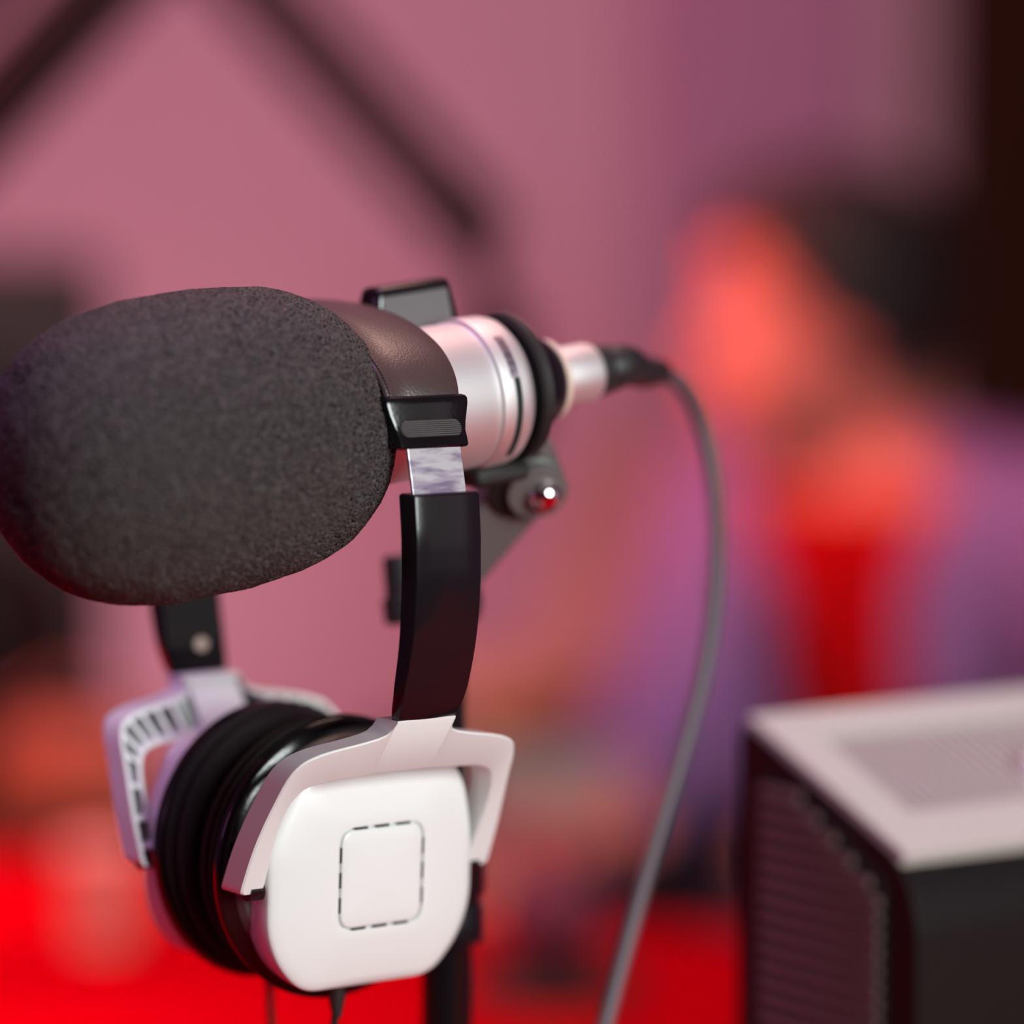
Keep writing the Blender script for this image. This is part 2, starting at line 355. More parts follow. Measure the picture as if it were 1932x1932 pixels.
    for idx in ids + [cnt - 1 - i for i in ids]:
        o1, i1 = prs[idx]; d = (i1 - o1).normalized(); e = Vector((-d.y, d.x)) * .75
        a, b = o1 + d * 1.5, i1 - d * 1.5
        bm = NB(); loft(bm, [[YP(a - e, 2), YP(a + e, 2), YP(b + e, 2), YP(b - e, 2)], [YP(a - e, T - .2), YP(a + e, T - .2), YP(b + e, T - .2), YP(b - e, T - .2)]])
        obj('rib', bm, M['white'], yk, smooth=False)
    bm = NB(); a = [Vector((-9, -1)), Vector((9, -1)), Vector((9, -15)), Vector((-9, -15))]
    loft(bm, [[YP(q, 2) for q in a], [YP(q, T - 1) for q in a]]); obj('web_block', bm, M['white'], yk, smooth=False, bevel=.5 * mm)
    bm = NB()   # grey lining of the channel floor
    strips = [[YP(o1 + (i1 - o1).normalized() * 1.9, 2.35), YP(i1 - (i1 - o1).normalized() * 1.9, 2.35)] for o1, i1 in prs if abs(o1.x) > 11]
    half = len(strips) // 2
    for seg in (strips[:half], strips[half:]):
        loft(bm, seg, close=False)
    obj('channel_lining', bm, M['rubber'], yk, smooth=False)
    # pivot pins
    for sx in (-1, 1):
        bm = NB(); lathe_axis(bm, [(0, 3.1 * mm), (9 * mm, 3.1 * mm), (9.6 * mm, 2.4 * mm)], H(sx * 41, s * 31.5, -51), (-sx, 0, 0), 24)
        obj('pivot_pin', bm, M['black_gloss'], yk)
    # ---- ear cup
    C = (0, -49.5); TILT = 3.0 if near else 1.5; OFF = 0 if near else 3.0; YAW = 0 if near else .09
    def CUP(U, N, Z):    # tilt about the cup centre
        dz = Z - C[1]; t = R(TILT); n = N + OFF + dz * math.sin(t) + U * YAW
        return H(U, s * n, C[1] + dz * math.cos(t))
    outl = round_poly([(27, -15.5), (33, -24), (36.3, -40), (36.3, -62), (32, -73), (22.5, -83.3), (-24, -83.3), (-32.5, -74), (-36.3, -64), (-36.3, -40), (-33, -31), (-25, -15.5)][::-1], [7, 10, 14, 9, 9, 6, 7, 9, 10, 14, 10, 7][::-1], 6)
    btn = round_poly([(15.2, -34.3), (15.2, -64.7), (-14.2, -64.7), (-14.2, -34.3)][::-1], 5.0, 8)
    n = 144; ro = polar(outl, C, n); rb = polar(btn, C, n)
    def ring(rad, N): return [CUP(C[0] + rad[k] * math.cos(2 * math.pi * k / n), N if not callable(N) else N(k), C[1] + rad[k] * math.sin(2 * math.pi * k / n)) for k in range(n)]
    def mixr(t, grow=0): return [rb[k] + (ro[k] - rb[k]) * t + grow for k in range(n)]
    bm = NB()
    rings = [ring([r * .90 for r in ro], 20), ring([r * .955 for r in ro], 22.5), ring([r * .985 for r in ro], 30), ring(ro, 35.6), ring([r - .35 for r in ro], 36.5), ring([r - 1.1 for r in ro], 36.9)]
    for t, N in ((.93, 37.2), (.82, 37.9), (.65, 38.8), (.5, 39.5), (.35, 40.1), (.18, 40.7), (.055, 41.0)): rings.append(ring(mixr(t), N))
    rings += [ring([r + .45 for r in rb], 40.9), ring([r + .4 for r in rb], 39.6), ring([r - .6 for r in rb], 39.5)]
    loft(bm, rings); cup = obj('ear_cup', bm, M['white'], hp, angle=50)
    bm = NB()
    rings = [ring([r - .28 for r in rb], 39.4), ring([r - .28 for r in rb], 40.7), ring([r - .55 for r in rb], 41.05), ring([r - 1.2 for r in rb], 41.25)]
    for f_, N in ((.7, 41.6), (.4, 41.8), (.15, 41.9)): rings.append(ring([r * f_ for r in rb], N))
    loft(bm, rings); obj('button', bm, M['white'], cup, angle=50)
    for k4 in range(4):
        for j in (-1, 0, 1):
            L = 4.6 / 2; off = j * 7.6
            cx, cz = {0: (.5 + off, -34.3), 1: (.5 + off, -64.7), 2: (-14.2, -49.5 + off), 3: (15.2, -49.5 + off)}[k4]
            hu, hz = (L, .42) if k4 < 2 else (.42, L)
            bm = NB(); loft(bm, [[CUP(cx + a * hu, N, cz + b * hz) for a, b in ((-1, -1), (1, -1), (1, 1), (-1, 1))] for N in (39.9, 41.02)])
            obj('vent_slot', bm, M['dark_gap'], cup, smooth=False)
    # bezel: glossy black disc behind the white housing, grey inner shoulder
    def lath(prof, zc=-47.3, seg=96, soft=False):
        bm = NB(); rings = []; fn = (lambda u, n, z: H(u, s * (n + (z - C[1]) * .052 if near else -.6 + n / 15.8 * (18.4 + (z - C[1]) * .026 + u * .09)), z)) if soft else CUP
        for N, r in prof: rings.append([fn(r * math.cos(2 * math.pi * k / seg), N, zc + r * math.sin(2 * math.pi * k / seg)) for k in range(seg)])
        loft(bm, rings); return bm
    obj('bezel_shoulder', lath([(19, 30), (21, 39.0), (24.5, 38.0), (25.5, 35.5), (26, 33), (26, 10)]), M['grey_satin'], cup)
    obj('bezel', lath([(15, 25), (15.2, 41), (15.8, 42.6), (18.8, 43.3), (19.6, 42.9), (20.2, 41.8), (21, 40), (21.4, 38.6), (21.6, 30)]), M['black_gloss'], hp)
    obj('ear_pad', lath([(1.2, 17), (0.4, 22), (0.2, 28), (0.8, 34), (2.6, 38.5), (5.4, 40.9), (8.2, 41.4), (9.6, 40.7), (10.2, 40.0), (10.8, 40.9), (12.2, 42.2), (14, 42.6), (15.2, 42.0), (15.6, 40.5), (15.8, 20)], zc=-46.4, soft=True), M['pad'], hp)
    # cord boot + thin cord
    ux = -4 if near else 4
    bm = NB(); lathe_axis(bm, [(0, 3 * mm), (5 * mm, 2.7 * mm), (9 * mm, 1.8 * mm), (11 * mm, 1.5 * mm)], CUP(ux, 25, -84), (0, 0, -1), 20)
    obj('cord_boot', bm, M['rubber'], cup)
    pts = [CUP(ux, 25, -92), CUP(ux, 25, -105), H(ux + 3, s * 26, -135), H(ux + 10, s * 24, -180), H(ux + 14, s * 20, -240), H(ux + 22, s * 22, -283), H(ux + 40, s * 26, -295.3), H(ux + 80, s * 30, -295.6)]
    bm = NB(); tube(bm, catmull(pts, 10), 1.25 * mm, 10); obj('cord', bm, M['thin_cord'], hp)
headphone_side(1); headphone_side(-1)
# headband
def bandpt(th, rr): return ((63.5 + rr) * math.cos(th), 91.5 + (27.5 + rr) * math.sin(th))
bm = NB(); rings = []; NS = 72
for k in range(NS + 1):
    th = math.pi * k / NS; wv = interp(min(k, NS - k), [0, 4, 14, 36], [12.8, 13.2, 14.6, 15.5])
    sec = [(-wv, -.2), (-wv + .5, .8), (-wv + 2.2, 1.1), (-wv + 2.6, .9), (-wv * .45, 1.8), (0, 2.1), (wv * .5, 1.8), (wv - 1.4, 1.1), (wv - .4, .8), (wv, 0), (wv - .3, -1.0), (wv * .5, -2.0), (-wv * .5, -2.0), (-wv + .4, -1.2)]
    rings.append([H(u, *bandpt(th, r)) for u, r in sec])
loft(bm, rings); hb = obj('headband', bm, M['leather'], hp, angle=60)
bm = NB()
for k in range(100):
    th = math.pi * (k + .5) / 100; wv = interp(min(k, 100 - k) * .72, [0, 4, 14, 36], [12.8, 13.2, 14.6, 15.5])
    tube(bm, [H(-wv + 1.4, *bandpt(th - .009, 1.0)), H(-wv + 1.25, *bandpt(th, 1.45)), H(-wv + 1.1, *bandpt(th + .009, 1.0))], .28 * mm, 6)
obj('stitches', bm, M['thread'], hb, kind='stuff')

# ------------------------------------------------------------------ microphone (local x = along the axis toward the connector)
A0 = P(362, 838, 1.045); A1 = P(913, 738, 1.1035); AX = (A1 - A0).normalized()
mic = thing('microphone', 'silver studio microphone with a large charcoal foam windscreen', 'microphone', A0)
ez = Vector((0, 0, 1)); ey = ez.cross(AX).normalized(); ez2 = AX.cross(ey).normalized()
mic.rotation_euler = Matrix((AX, ey, ez2)).transposed().to_euler()
# foam windscreen, dense mesh with real pores
bm = NB(); NSEG, NR = 1000, 560
def foam_r(x):     # x in mm from -61..60
    if x < -4: t = (-4 - x) / 56.0
    else: t = (x + 4) / 63.0
    e = 2.6 if x < -4 else 3.0
    base = max(0.0, 1 - abs(t) ** e) ** (1 / (2.55 if x < -4 else 2.6))
    return base
prof = []
for k in range(NR + 1):
    a = math.pi * k / NR; x = -math.cos(a)
    xx = -4 + (56 * x if x < 0 else 63 * x)
    prof.append((xx, 43.6 * foam_r(xx)))
xs = np.array([p[0] for p in prof]); rs = np.array([p[1] for p in prof])
# even out spacing by arc length
ds = np.r_[0, np.cumsum(np.hypot(np.diff(xs), np.diff(rs)))]; sN = np.linspace(0, ds[-1], NR + 1)
xs = np.interp(sN, ds, xs); rs = np.interp(sN, ds, rs); rs[0] = rs[-1] = .05
bm.free()
ang = np.linspace(0, 2 * np.pi, NSEG, endpoint=False)
Vv = np.empty((NR + 1, NSEG, 3)); Vv[:, :, 0] = xs[:, None]; Vv[:, :, 1] = rs[:, None] * np.cos(ang); Vv[:, :, 2] = rs[:, None] * np.sin(ang)
idx = np.arange((NR + 1) * NSEG).reshape(NR + 1, NSEG)
Fq = np.stack([idx[:-1], np.roll(idx[:-1], -1, 1), np.roll(idx[1:], -1, 1), idx[1:]], -1).reshape(-1, 4)
me = bpy.data.meshes.new('foam_windscreen'); nv = Vv.size // 3
me.vertices.add(nv); me.vertices.foreach_set('co', (Vv * mm).astype('f').ravel())
me.loops.add(Fq.size); me.loops.foreach_set('vertex_index', Fq.astype('i').ravel())
me.polygons.add(len(Fq)); me.polygons.foreach_set('loop_start', np.arange(0, Fq.size, 4, dtype='i'))
me.polygons.foreach_set('use_smooth', np.ones(len(Fq), dtype=bool))
me.update(calc_edges=True); me.validate(); me.materials.append(M['foam'])
fo = bpy.data.objects.new('foam_windscreen', me); COL.objects.link(fo); fo.parent = mic
tx = bpy.data.textures.new('pores', 'VORONOI'); tx.noise_scale = 0.0015; tx.weight_1 = -1; tx.weight_2 = 1; tx.noise_intensity = 1.6
dm = fo.modifiers.new('pores', 'DISPLACE'); dm.texture = tx; dm.texture_coords = 'LOCAL'; dm.strength = -0.0017; dm.mid_level = 0.3
tx2 = bpy.data.textures.new('lumps', 'CLOUDS'); tx2.noise_scale = 0.012
dm = fo.modifiers.new('lumps', 'DISPLACE'); dm.texture = tx2; dm.texture_coords = 'LOCAL'; dm.strength = 0.0012; dm.mid_level = 0.5
# barrel
def mlathe(name, prof, m, parent, seg=96, **k):
    bm = NB(); lathe_x(bm, [(x * mm, r * mm) for x, r in prof], seg); return obj(name, bm, m, parent, **k)
barrel = mlathe('barrel', [(36, 20), (36, 22.3), (93.6, 22.3), (94.2, 22.1), (94.3, 21.8)], M['silver'], mic)
rim = mlathe('end_rim', [(94.3, 21.5), (94.4, 22.6), (94.9, 23.2), (97, 23.3), (104, 22.9), (106, 22.3), (107.4, 21), (107.8, 19)], M['silver'], mic)
def arc_strip(bm, s0, s1, r, a0, a1, th=.35, n=24):
    rings = []
    for k in range(n + 1):
        a = R(a0 + (a1 - a0) * k / n); c, s_ = math.cos(a), math.sin(a)
        rings.append([(x * mm, -q * c * mm, q * s_ * mm) for x, q in ((s0, r), (s1, r), (s1, r - th), (s0, r - th))])
    loft(bm, rings)
bm = NB(); arc_strip(bm, 99.3, 101.3, 23.42, -52, 14); obj('slot', bm, M['dark_gap'], rim, smooth=False)  # raised dark strip, the shade of a recessed slot put into its colour
bm = NB(); arc_strip(bm, 98.4, 101.3, 23.36, 14, 50); obj('switch_window', bm, M['steel'], rim, smooth=False)
mlathe('rear_cap', [(107, 17), (107.2, 19.5), (110, 19.2), (118, 17.5), (123, 14.5), (127, 12), (127, 6)], M['black_satin'], mic)
mlathe('washer', [(125.5, 8), (125.8, 11.8), (126.6, 12.6), (128, 12.6), (128.8, 11.8), (129, 8)], M['cream'], mic, label='cream plastic washer')
# clip block on the far upper flank of the barrel
bm = NB(); rings = []
for Z, x0, x1, y0, y1 in ((7, 73, 107.5, 12, 26), (18, 74.5, 106.8, 13, 26), (30, 77.2, 105.4, 14, 25), (34.5, 78.6, 104.8, 14.6, 24.4)):
    rings.append([Vector((x, y, Z)) * mm for x, y in ((x0, y0), (x1, y0), (x1, y1), (x0, y1))])
loft(bm, rings); cb = obj('switch_block', bm, M['black_gloss'], mic, smooth=True, bevel=2.0 * mm, seg=4, label='small black block on top of the barrel')
bm = NB(); loft(bm, [[Vector(p) * mm for p in ((77.5, 13.4, 16), (104.2, 13.4, 16), (103.2, 14.3, 31.5), (79.8, 14.3, 31.5))], [Vector(p) * mm for p in ((77.5, 12.8, 16), (104.2, 12.8, 16), (103.2, 13.7, 31.5), (79.8, 13.7, 31.5))]])
obj('face_plate', bm, M['grey_satin'], cb, smooth=False, bevel=.5 * mm)
# ------------------------------------------------------------------ plug + cable
def MA(s, y=0, z=0): return A0 + AX * s * mm + ey * y * mm + ez2 * z * mm
cable = thing('microphone_cable', 'grey microphone cable arching down from the silver plug', 'cable', MA(128))
Li = Matrix.Translation(-MA(128))
def cobj(name, bm, m, **k):
    bmesh.ops.transform(bm, matrix=Li, verts=bm.verts); return obj(name, bm, m, cable, **k)
bm = NB(); lathe_axis(bm, [(0, 8.6 * mm), (.6 * mm, 9.3 * mm), (13 * mm, 9.3 * mm), (14.5 * mm, 8.8 * mm), (15 * mm, 7.6 * mm)], MA(129.2), AX, 48); pl = cobj('plug_shell', bm, M['silver'])
bend = [MA(143.5), MA(150), MA(158), P(1215, 702, 1.166), P(1252, 700, 1.178)]
bm = NB(); bp_ = catmull(bend, 6); tube(bm, bp_, [interp(i, [0, 4, 12, len(bp_)], [8.2 * mm, 8.0 * mm, 6.4 * mm, 3.6 * mm]) for i in range(len(bp_))], 20); cobj('strain_relief', bm, M['rubber'])
cp = [P(1245, 699, 1.176), P(1290, 728, 1.187), P(1325, 800, 1.195), P(1348, 920, 1.195), P(1352, 1060, 1.19), P(1337, 1220, 1.185), P(1302, 1370, 1.18), P(1255, 1530, 1.175), P(1205, 1700, 1.17), P(1142, 1932, 1.16), P(1085, 2180, 1.15), P(1020, 2700, 1.14)]
cp += [Vector((.005, 1.235, .79)), Vector((-.02, 1.29, .7532)), Vector((-.10, 1.36, .7532)), Vector((-.26, 1.38, .7532)), Vector((-.45, 1.45, .7532))]
bm = NB(); tube(bm, catmull(cp, 12), 2.75 * mm, 14); cobj('cord', bm, M['cord'])

# ------------------------------------------------------------------ microphone stand
pole_c = P(842, 1800, 1.150); px_, py_ = pole_c.x, pole_c.y
st = thing('microphone_stand', 'black table microphone stand with a grey swivel arm holding the microphone', 'stand', (px_, py_, TZ))
def S(v): return Vector(v) - Vector((px_, py_, TZ))
bm = NB(); lathe_axis(bm, [(0, .085), (.006, .085), (.012, .08), (.016, .02), (.03, .014), (.03, .006)], (0, 0, 0), (0, 0, 1), 64); obj('base', bm, M['black_matte'], st)
zc = P(842, 1700, 1.150).z - TZ; zt = P(842, 1150, 1.150).z - TZ
bm = NB(); lathe_axis(bm, [(.02, .0082), (zc - .012, .0082)], (0, 0, 0), (0, 0, 1), 32); obj('lower_tube', bm, M['black_gloss'], st)
bm = NB(); lathe_axis(bm, [(zc - .002, .0062), (zt, .0062)], (0, 0, 0), (0, 0, 1), 32); obj('upper_tube', bm, M['black_gloss'], st)
bm = NB(); lathe_axis(bm, [(zc - .013, .009), (zc - .012, .0105), (zc - .002, .0105), (zc, .0098), (zc + .002, .0098), (zc + .004, .0112), (zc + .013, .0112), (zc + .014, .009)], (.001, 0, 0), (0, 0, 1), 32); obj('collar', bm, M['black_satin'], st)
# swivel arm from the pole knuckle up to the pivot under the barrel
piv = P(1003, 895, 1.128); low = P(800, 1130, 1.150)
dv = (piv - low); side = Vector((math.sin(R(30)), -math.cos(R(30)), 0))   # plate normal toward camera
side = (side - dv.normalized() * side.dot(dv.normalized())).normalized(); across = dv.normalized().cross(side)
bm = NB(); prof_ = []
L = dv.length; rr = .0095
outline = [(-.004 + 0, -rr)] + [(L, -rr)] + [(L + rr * math.sin(t), -rr * math.cos(t)) for t in [R(15 * k) for k in range(1, 12)]] + [(L, rr), (-.004, rr)]
loft(bm, [[S(low + dv.normalized() * a_ + across * b_ + side * o_) for a_, b_ in outline] for o_ in (-.006, .005)])
obj('swivel_arm', bm, M['grey_satin'], st, bevel=.0012, label='grey swivel arm')
bm = NB(); lathe_axis(bm, [(-.012, .0092), (-.0065, .0092)], S(piv), side * 1, 40); 
lathe_axis(bm, [(.006, .0090), (.0072, .0097), (.0095, .0097), (.0105, .0092), (.0106, .004)], S(piv), side, 40)
pd = obj('pivot_disc', bm, M['grey_satin'], st)
bm = NB(); lathe_axis(bm, [(.0055, .0092), (.0062, .0106), (.0068, .0098)], S(piv - across * .001 - Vector((.0035, 0, .002))), side, 40); obj('disc_gap_shadow', bm, M['black_matte'], st)  # black ring set off-centre as the dark gap and shadow around the disc
bm = NB(); lathe_axis(bm, [(.010, .0052), (.0118, .0052), (.0135, .0046), (.0152, .003), (.0158, .001)], S(piv + Vector((.002, 0, 0))), side, 32); obj('bolt', bm, M['chrome'], pd)
bm = NB(); lathe_axis(bm, [(-.012, .005), (-.011, .006), (.001, .0065), (.002, .0078), (.009, .0078), (.010, .0065)], S(P(764, 1117, 1.150)), Vector((.12, -.1, -1)), 12); obj('clamp_knob', bm, M['black_matte'], st)
bm = NB(); tube(bm, [S(P(758, 1110, 1.150)), S(P(845, 1118, 1.150))], .006, 20); sphere(bm, S(P(842, 1135, 1.150)), .0115, 24, 16); obj('knuckle', bm, M['black_satin'], st)
# clip ring round the rear of the barrel and its stem
bm = NB(); q = AX.to_track_quat('Z', 'Y')
rings = []
for k in range(64):
    a_ = 2 * math.pi * k / 64; c_, s_ = math.cos(a_), math.sin(a_)
    rings.append([S(MA(112 + x, r * c_, r * s_)) for x, r in ((-1.9, 20.6), (-1.9, 22.4), (-1.4, 23), (1.4, 23), (1.9, 22.4), (1.9, 20.6), (1.3, 19), (-1.3, 19))])
rings.append(rings[0]); loft(bm, rings, caps=False); bmesh.ops.remove_doubles(bm, verts=bm.verts, dist=1e-6); obj('clip_ring', bm, M['black_matte'], st)
bm = NB(); t0 = MA(112, -3, -21); t1 = piv + side * -.001 + Vector((0, .002, .004))
bm2 = bm; rings = []
for t in (0, .35, .7, 1):
    c_ = t0.lerp(t1, t); w_ = interp(t, [0, 1], [.006, .0055]); rings.append([S(c_ + AX * a_ * w_ + ey * b_ * .0035) for a_, b_ in ((-1, -1), (1, -1), (1, 1), (-1, 1))])
loft(bm, rings); obj('clip_stem', bm, M['black_matte'], st, bevel=.001)
bm = NB(); loft(bm, [[S(MA(a_, b_, z_)) for a_, b_ in ((92, -9), (112, -9), (112, 9), (92, 9))] for z_ in (-22.0, -28)]); obj('cradle', bm, M['black_matte'], st, bevel=.002)

# ------------------------------------------------------------------ electronic unit at the right
WA = R(34); c0 = P(1392, 1352, 1.26)
un = thing('equipment_box', 'silver-topped black equipment box with louvred side at the right edge', 'electronics', (c0.x, c0.y, TZ), (0, 0, WA))
# local x = width (right/away), local -y = depth towards viewer
zt_ = c0.z - TZ; zf = zt_ - .0397; dep = .097; W = .36
prof_ = [(0, 0), (0, zt_ - .004), (.003, zt_ - .001)]
side_pts = [(0.004, zt_ - .0015), (dep - .012, zf + .003), (dep - .004, zf - .006), (dep, zf - .018), (dep, 0.0), (0, 0), (0, zt_ - .006)]
sp = round_poly(side_pts, [.003, .006, .006, .008, .002, .002, .003], 5)
bm = NB(); loft(bm, [[(x, -d_, z_) for d_, z_ in sp] for x in (0, W)]); obj('housing', bm, M['unit_dark'], un, bevel=.0008)
# silver sloping cover with frame and ribbed recess
sl_ = Vector((0, -(dep - .016), -(zt_ - zf - .005))); Ls = sl_.length; sd = sl_.normalized(); nrm = Vector((0, -sd.z * -1, 0)); nrm = Vector((1, 0, 0)).cross(sd).normalized()
if nrm.z < 0: nrm = -nrm
o0 = Vector((.001, -.004, zt_ - .002))
def T_(x, d_, h): return o0 + Vector((x, 0, 0)) + sd * d_ + nrm * h
def plate(bm, x0, x1, d0, d1, h0, h1): loft(bm, [[T_(x0, d0, h), T_(x1, d0, h), T_(x1, d1, h), T_(x0, d1, h)] for h in (h0, h1)])
bm = NB()
plate(bm, 0, W - .002, 0, .018, -.003, .0035); plate(bm, 0, W - .002, Ls - .020, Ls + .003, -.003, .0035)
plate(bm, 0, .020, .018, Ls - .020, -.003, .0035); plate(bm, W - .022, W - .002, .018, Ls - .020, -.003, .0035)
cov = obj('cover_frame', bm, M['unit_silver'], un, smooth=False, bevel=.0006, label='pale silver frame')
bm = NB(); plate(bm, .018, W - .02, .016, Ls - .018, -.003, .0005); obj('recess_floor', bm, M['unit_floor'], un, smooth=False)
rib_me = None
for k in range(74):
    x = .0235 + k * .0048
    if x > W - .026: break
    if rib_me is None:
        bm = NB(); loft(bm, [[T_(-.0013, .0185, .0004), T_(.0013, .0185, .0004), T_(.0013, Ls - .0205, .0004), T_(-.0013, Ls - .0205, .0004)], [T_(-.0008, .0185, .0027), T_(.0008, .0185, .0027), T_(.0008, Ls - .0205, .0027), T_(-.0008, Ls - .0205, .0027)]])
        o = obj('rib', bm, M['unit_rib'], un, smooth=False); rib_me = o.data
    else:
        o = bpy.data.objects.new('rib', rib_me); COL.objects.link(o); o.parent = un
    o.location = (x, 0, 0)
bm = NB(); kc = T_(.0915, Ls * .66, .003); lathe_axis(bm, [(-.002, .0105), (.003, .0105), (.006, .0095), (.0072, .006), (.0076, .001)], kc, nrm, 40)
obj('knob', bm, mat('white_knob', (.95, .96, .96), 0.2, coat=.5), un, label='round white knob')
# louvred side: slats with dark gaps
bm = NB(); loft(bm, [[(x, -d_, z_) for d_, z_ in ((.014, .01), (.080, .01), (.080, zf - .006), (.056, zf + .010), (.030, zt_ - .023), (.014, zt_ - .018))] for x in (-.0006, .0004)]); obj('louvre_recess', bm, M['dark_gap'], un, smooth=False)
z_ = .012; k = 0
while z_ < zt_ - .022:
    dmax = interp(z_, [zf - .012, zt_ - .02], [.079, .028]); 
    bm = NB(); loft(bm, [[(x, -.015, z_ + a_), (x, -dmax, z_ + a_), (x, -dmax, z_ + b_), (x, -.015, z_ + b_)] for x, a_, b_ in ((-.0004, 0, .0036), (-.0026, .0006, .0030))])
    obj('slat', bm, M['unit_slat'], un, smooth=False); z_ += .0058

# ------------------------------------------------------------------ background: boom arms
def boom(name, label, p0, p1, p2, r):
    o = thing(name, label, 'boom arm', p1); S1 = lambda v: Vector(v) - p1
    d = (p1 - p0).normalized(); n_ = d.cross(Vector((0, 1, 0))).normalized()
    for sgn in (-1, 1):
        bm = NB(); tube(bm, [S1(p0 + n_ * sgn * r * .75), S1(p1 + n_ * sgn * r * .75)], r * .62, 16); obj('arm_tube', bm, M['boom'], o)
    bm = NB(); lathe_axis(bm, [(-.024, .018), (-.022, .023), (.022, .023), (.024, .018)], (0, 0, 0), (0, 1, 0), 32); obj('joint', bm, M['boom'], o)
    bm = NB(); tube(bm, [(0, 0, 0), S1(p2)], r * .55, 16); obj('drop_tube', bm, M['boom'], o)
    return o, S1
bo, S1 = boom('boom_arm', 'dark maroon boom arm slanting down across the pink wall', P(130, -420, 2.3), P(893, 428, 2.3), P(935, 600, 2.3), .018)
p2 = P(935, 600, 2.3)
bm = NB(); lathe_axis(bm, [(-.01, .012), (0, .02), (.07, .02), (.08, .012)], S1(p2) , (.1, 0, -1), 24); obj('microphone_head', bm, M['boom'], bo)
bo2, S2 = boom('boom_arm', 'dark boom arm crossing the top left corner of the frame', P(420, -420, 2.0), P(-300, 356, 2.0), Vector((P(-300, 356, 2.0).x, P(-300, 356, 2.0).y, TZ + .02)), .040)
v_ = Vector((0, 0, TZ)) - Vector((0, 0, P(-300, 356, 2.0).z)); bm = NB(); lathe_axis(bm, [(0, .05), (.01, .05), (.016, .03), (.05, .028), (.052, .02)], v_, (0, 0, 1), 40); obj('table_clamp', bm, M['boom'], bo2)
bm = NB(); e_ = P(420, -420, 2.0); e1 = P(130, -420, 2.3); sphere(bm, S2(e_), .05, 24, 16); tube(bm, [S2(e_), S2(e1)], .02, 16); obj('elbow', bm, M['boom'], bo2)

# ------------------------------------------------------------------ background objects on the table
def on_table(px, D):   # foot point on the table under pixel column px at depth D
    y = math.sqrt(max(0, 1)) * D; v = P(px, 966, D); return Vector((v.x, D / math.cos(PITCH) - (CAM.z - TZ) * math.tan(PITCH) * 1.0, TZ))
f = on_table(10, 2.84); 
sp_ = thing('loudspeaker', 'black loudspeaker on the far left of the red table', 'speaker', (f.x - .025, 2.73, TZ), (0, 0, R(20)))
slab('cabinet', -.10, .10, -.09, .09, .006, .405, M['speaker'], sp_, bevel=.01)
for zc_, r_ in ((.13, .07), (.30, .035)):
    bm = NB(); lathe_axis(bm, [(0, r_), (.006, r_), (.006, r_ * .9), (-.0, r_ * .82), (-.004, r_ * .4), (.004, r_ * .25), (.008, .004)], (0, -.09, zc_), (0, -1, 0), 40); obj('driver', bm, M['black_satin'], sp_)
for sx in (-1, 1): slab('foot', sx * .07 - .015, sx * .07 + .015, -.07, .07, 0, .006, M['rubber'], sp_)
f = on_table(165, 2.62)
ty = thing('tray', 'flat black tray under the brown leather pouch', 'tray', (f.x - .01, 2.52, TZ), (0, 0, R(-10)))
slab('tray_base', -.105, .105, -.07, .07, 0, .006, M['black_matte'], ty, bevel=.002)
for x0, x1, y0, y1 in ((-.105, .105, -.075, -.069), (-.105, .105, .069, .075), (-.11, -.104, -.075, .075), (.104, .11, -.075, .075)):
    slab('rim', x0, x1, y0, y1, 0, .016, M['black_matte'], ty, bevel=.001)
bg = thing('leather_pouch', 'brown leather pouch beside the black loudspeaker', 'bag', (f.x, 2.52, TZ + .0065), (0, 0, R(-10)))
bm = NB(); rings = []
for z_, a_, b_ in ((0, .055, .025), (.006, .062, .030), (.03, .064, .032), (.055, .060, .028), (.072, .052, .02), (.078, .044, .012)):
    rings.append([(a_ * (abs(math.cos(t)) ** .7) * (1 if math.cos(t) > 0 else -1), b_ * (abs(math.sin(t)) ** .8) * (1 if math.sin(t) > 0 else -1), z_ + .004 * math.sin(3 * t)) for t in [2 * math.pi * k / 32 for k in range(32)]])
for r_ in rings[0:1]:
    for i, v in enumerate(r_): r_[i] = (v[0], v[1], 0)
loft(bm, rings); obj('pouch_body', bm, M['brown_bag'], bg, sub=1)
bm = NB(); tube(bm, catmull([(-.04, 0, .07), (-.03, 0, .095), (0, 0, .105), (.03, 0, .095), (.04, 0, .07)], 8), .003, 10); obj('handle', bm, M['brown_bag'], bg)
f = on_table(212, 2.25)
cu = thing('paper_cup', 'salmon paper cup on the red table left of the ear cups', 'cup', (f.x, 2.16, TZ))
bm = NB(); lathe_axis(bm, [(0, .019), (.052, .025), (.053, .026), (.055, .026), (.055, .0245), (.05, .0235), (.004, .018)], (0, 0, 0), (0, 0, 1), 40); obj('cup_wall', bm, M['salmon'], cu)
bm = NB(); lathe_axis(bm, [(.054, .0265), (.0575, .0265), (.0585, .025), (.0585, .022), (.061, .021), (.061, .001)], (0, 0, 0), (0, 0, 1), 40); obj('lid', bm, M['salmon'], cu)
sd_t = thing('side_table', 'small round brown side table under the orange bowl by the back wall', 'table', (.0, 3.45, 0))
ZS = .675
bm = NB(); lathe_axis(bm, [(ZS - .02, .13), (ZS - .016, .137), (ZS - .004, .137), (ZS, .132)], (0, 0, 0), (0, 0, 1), 48); obj('tabletop', bm, M['brown_base'], sd_t)
for k in range(3):
    a_ = 2.1 * k; bm = NB(); tube(bm, [(.11 * math.cos(a_), .11 * math.sin(a_), ZS - .02), (.17 * math.cos(a_), .17 * math.sin(a_), 0)], .012, 12); obj('leg', bm, M['brown_base'], sd_t)
bo_ = thing('bowl', 'round orange bowl with a low lid on the small brown side table', 'bowl', (.0, 3.45, ZS))
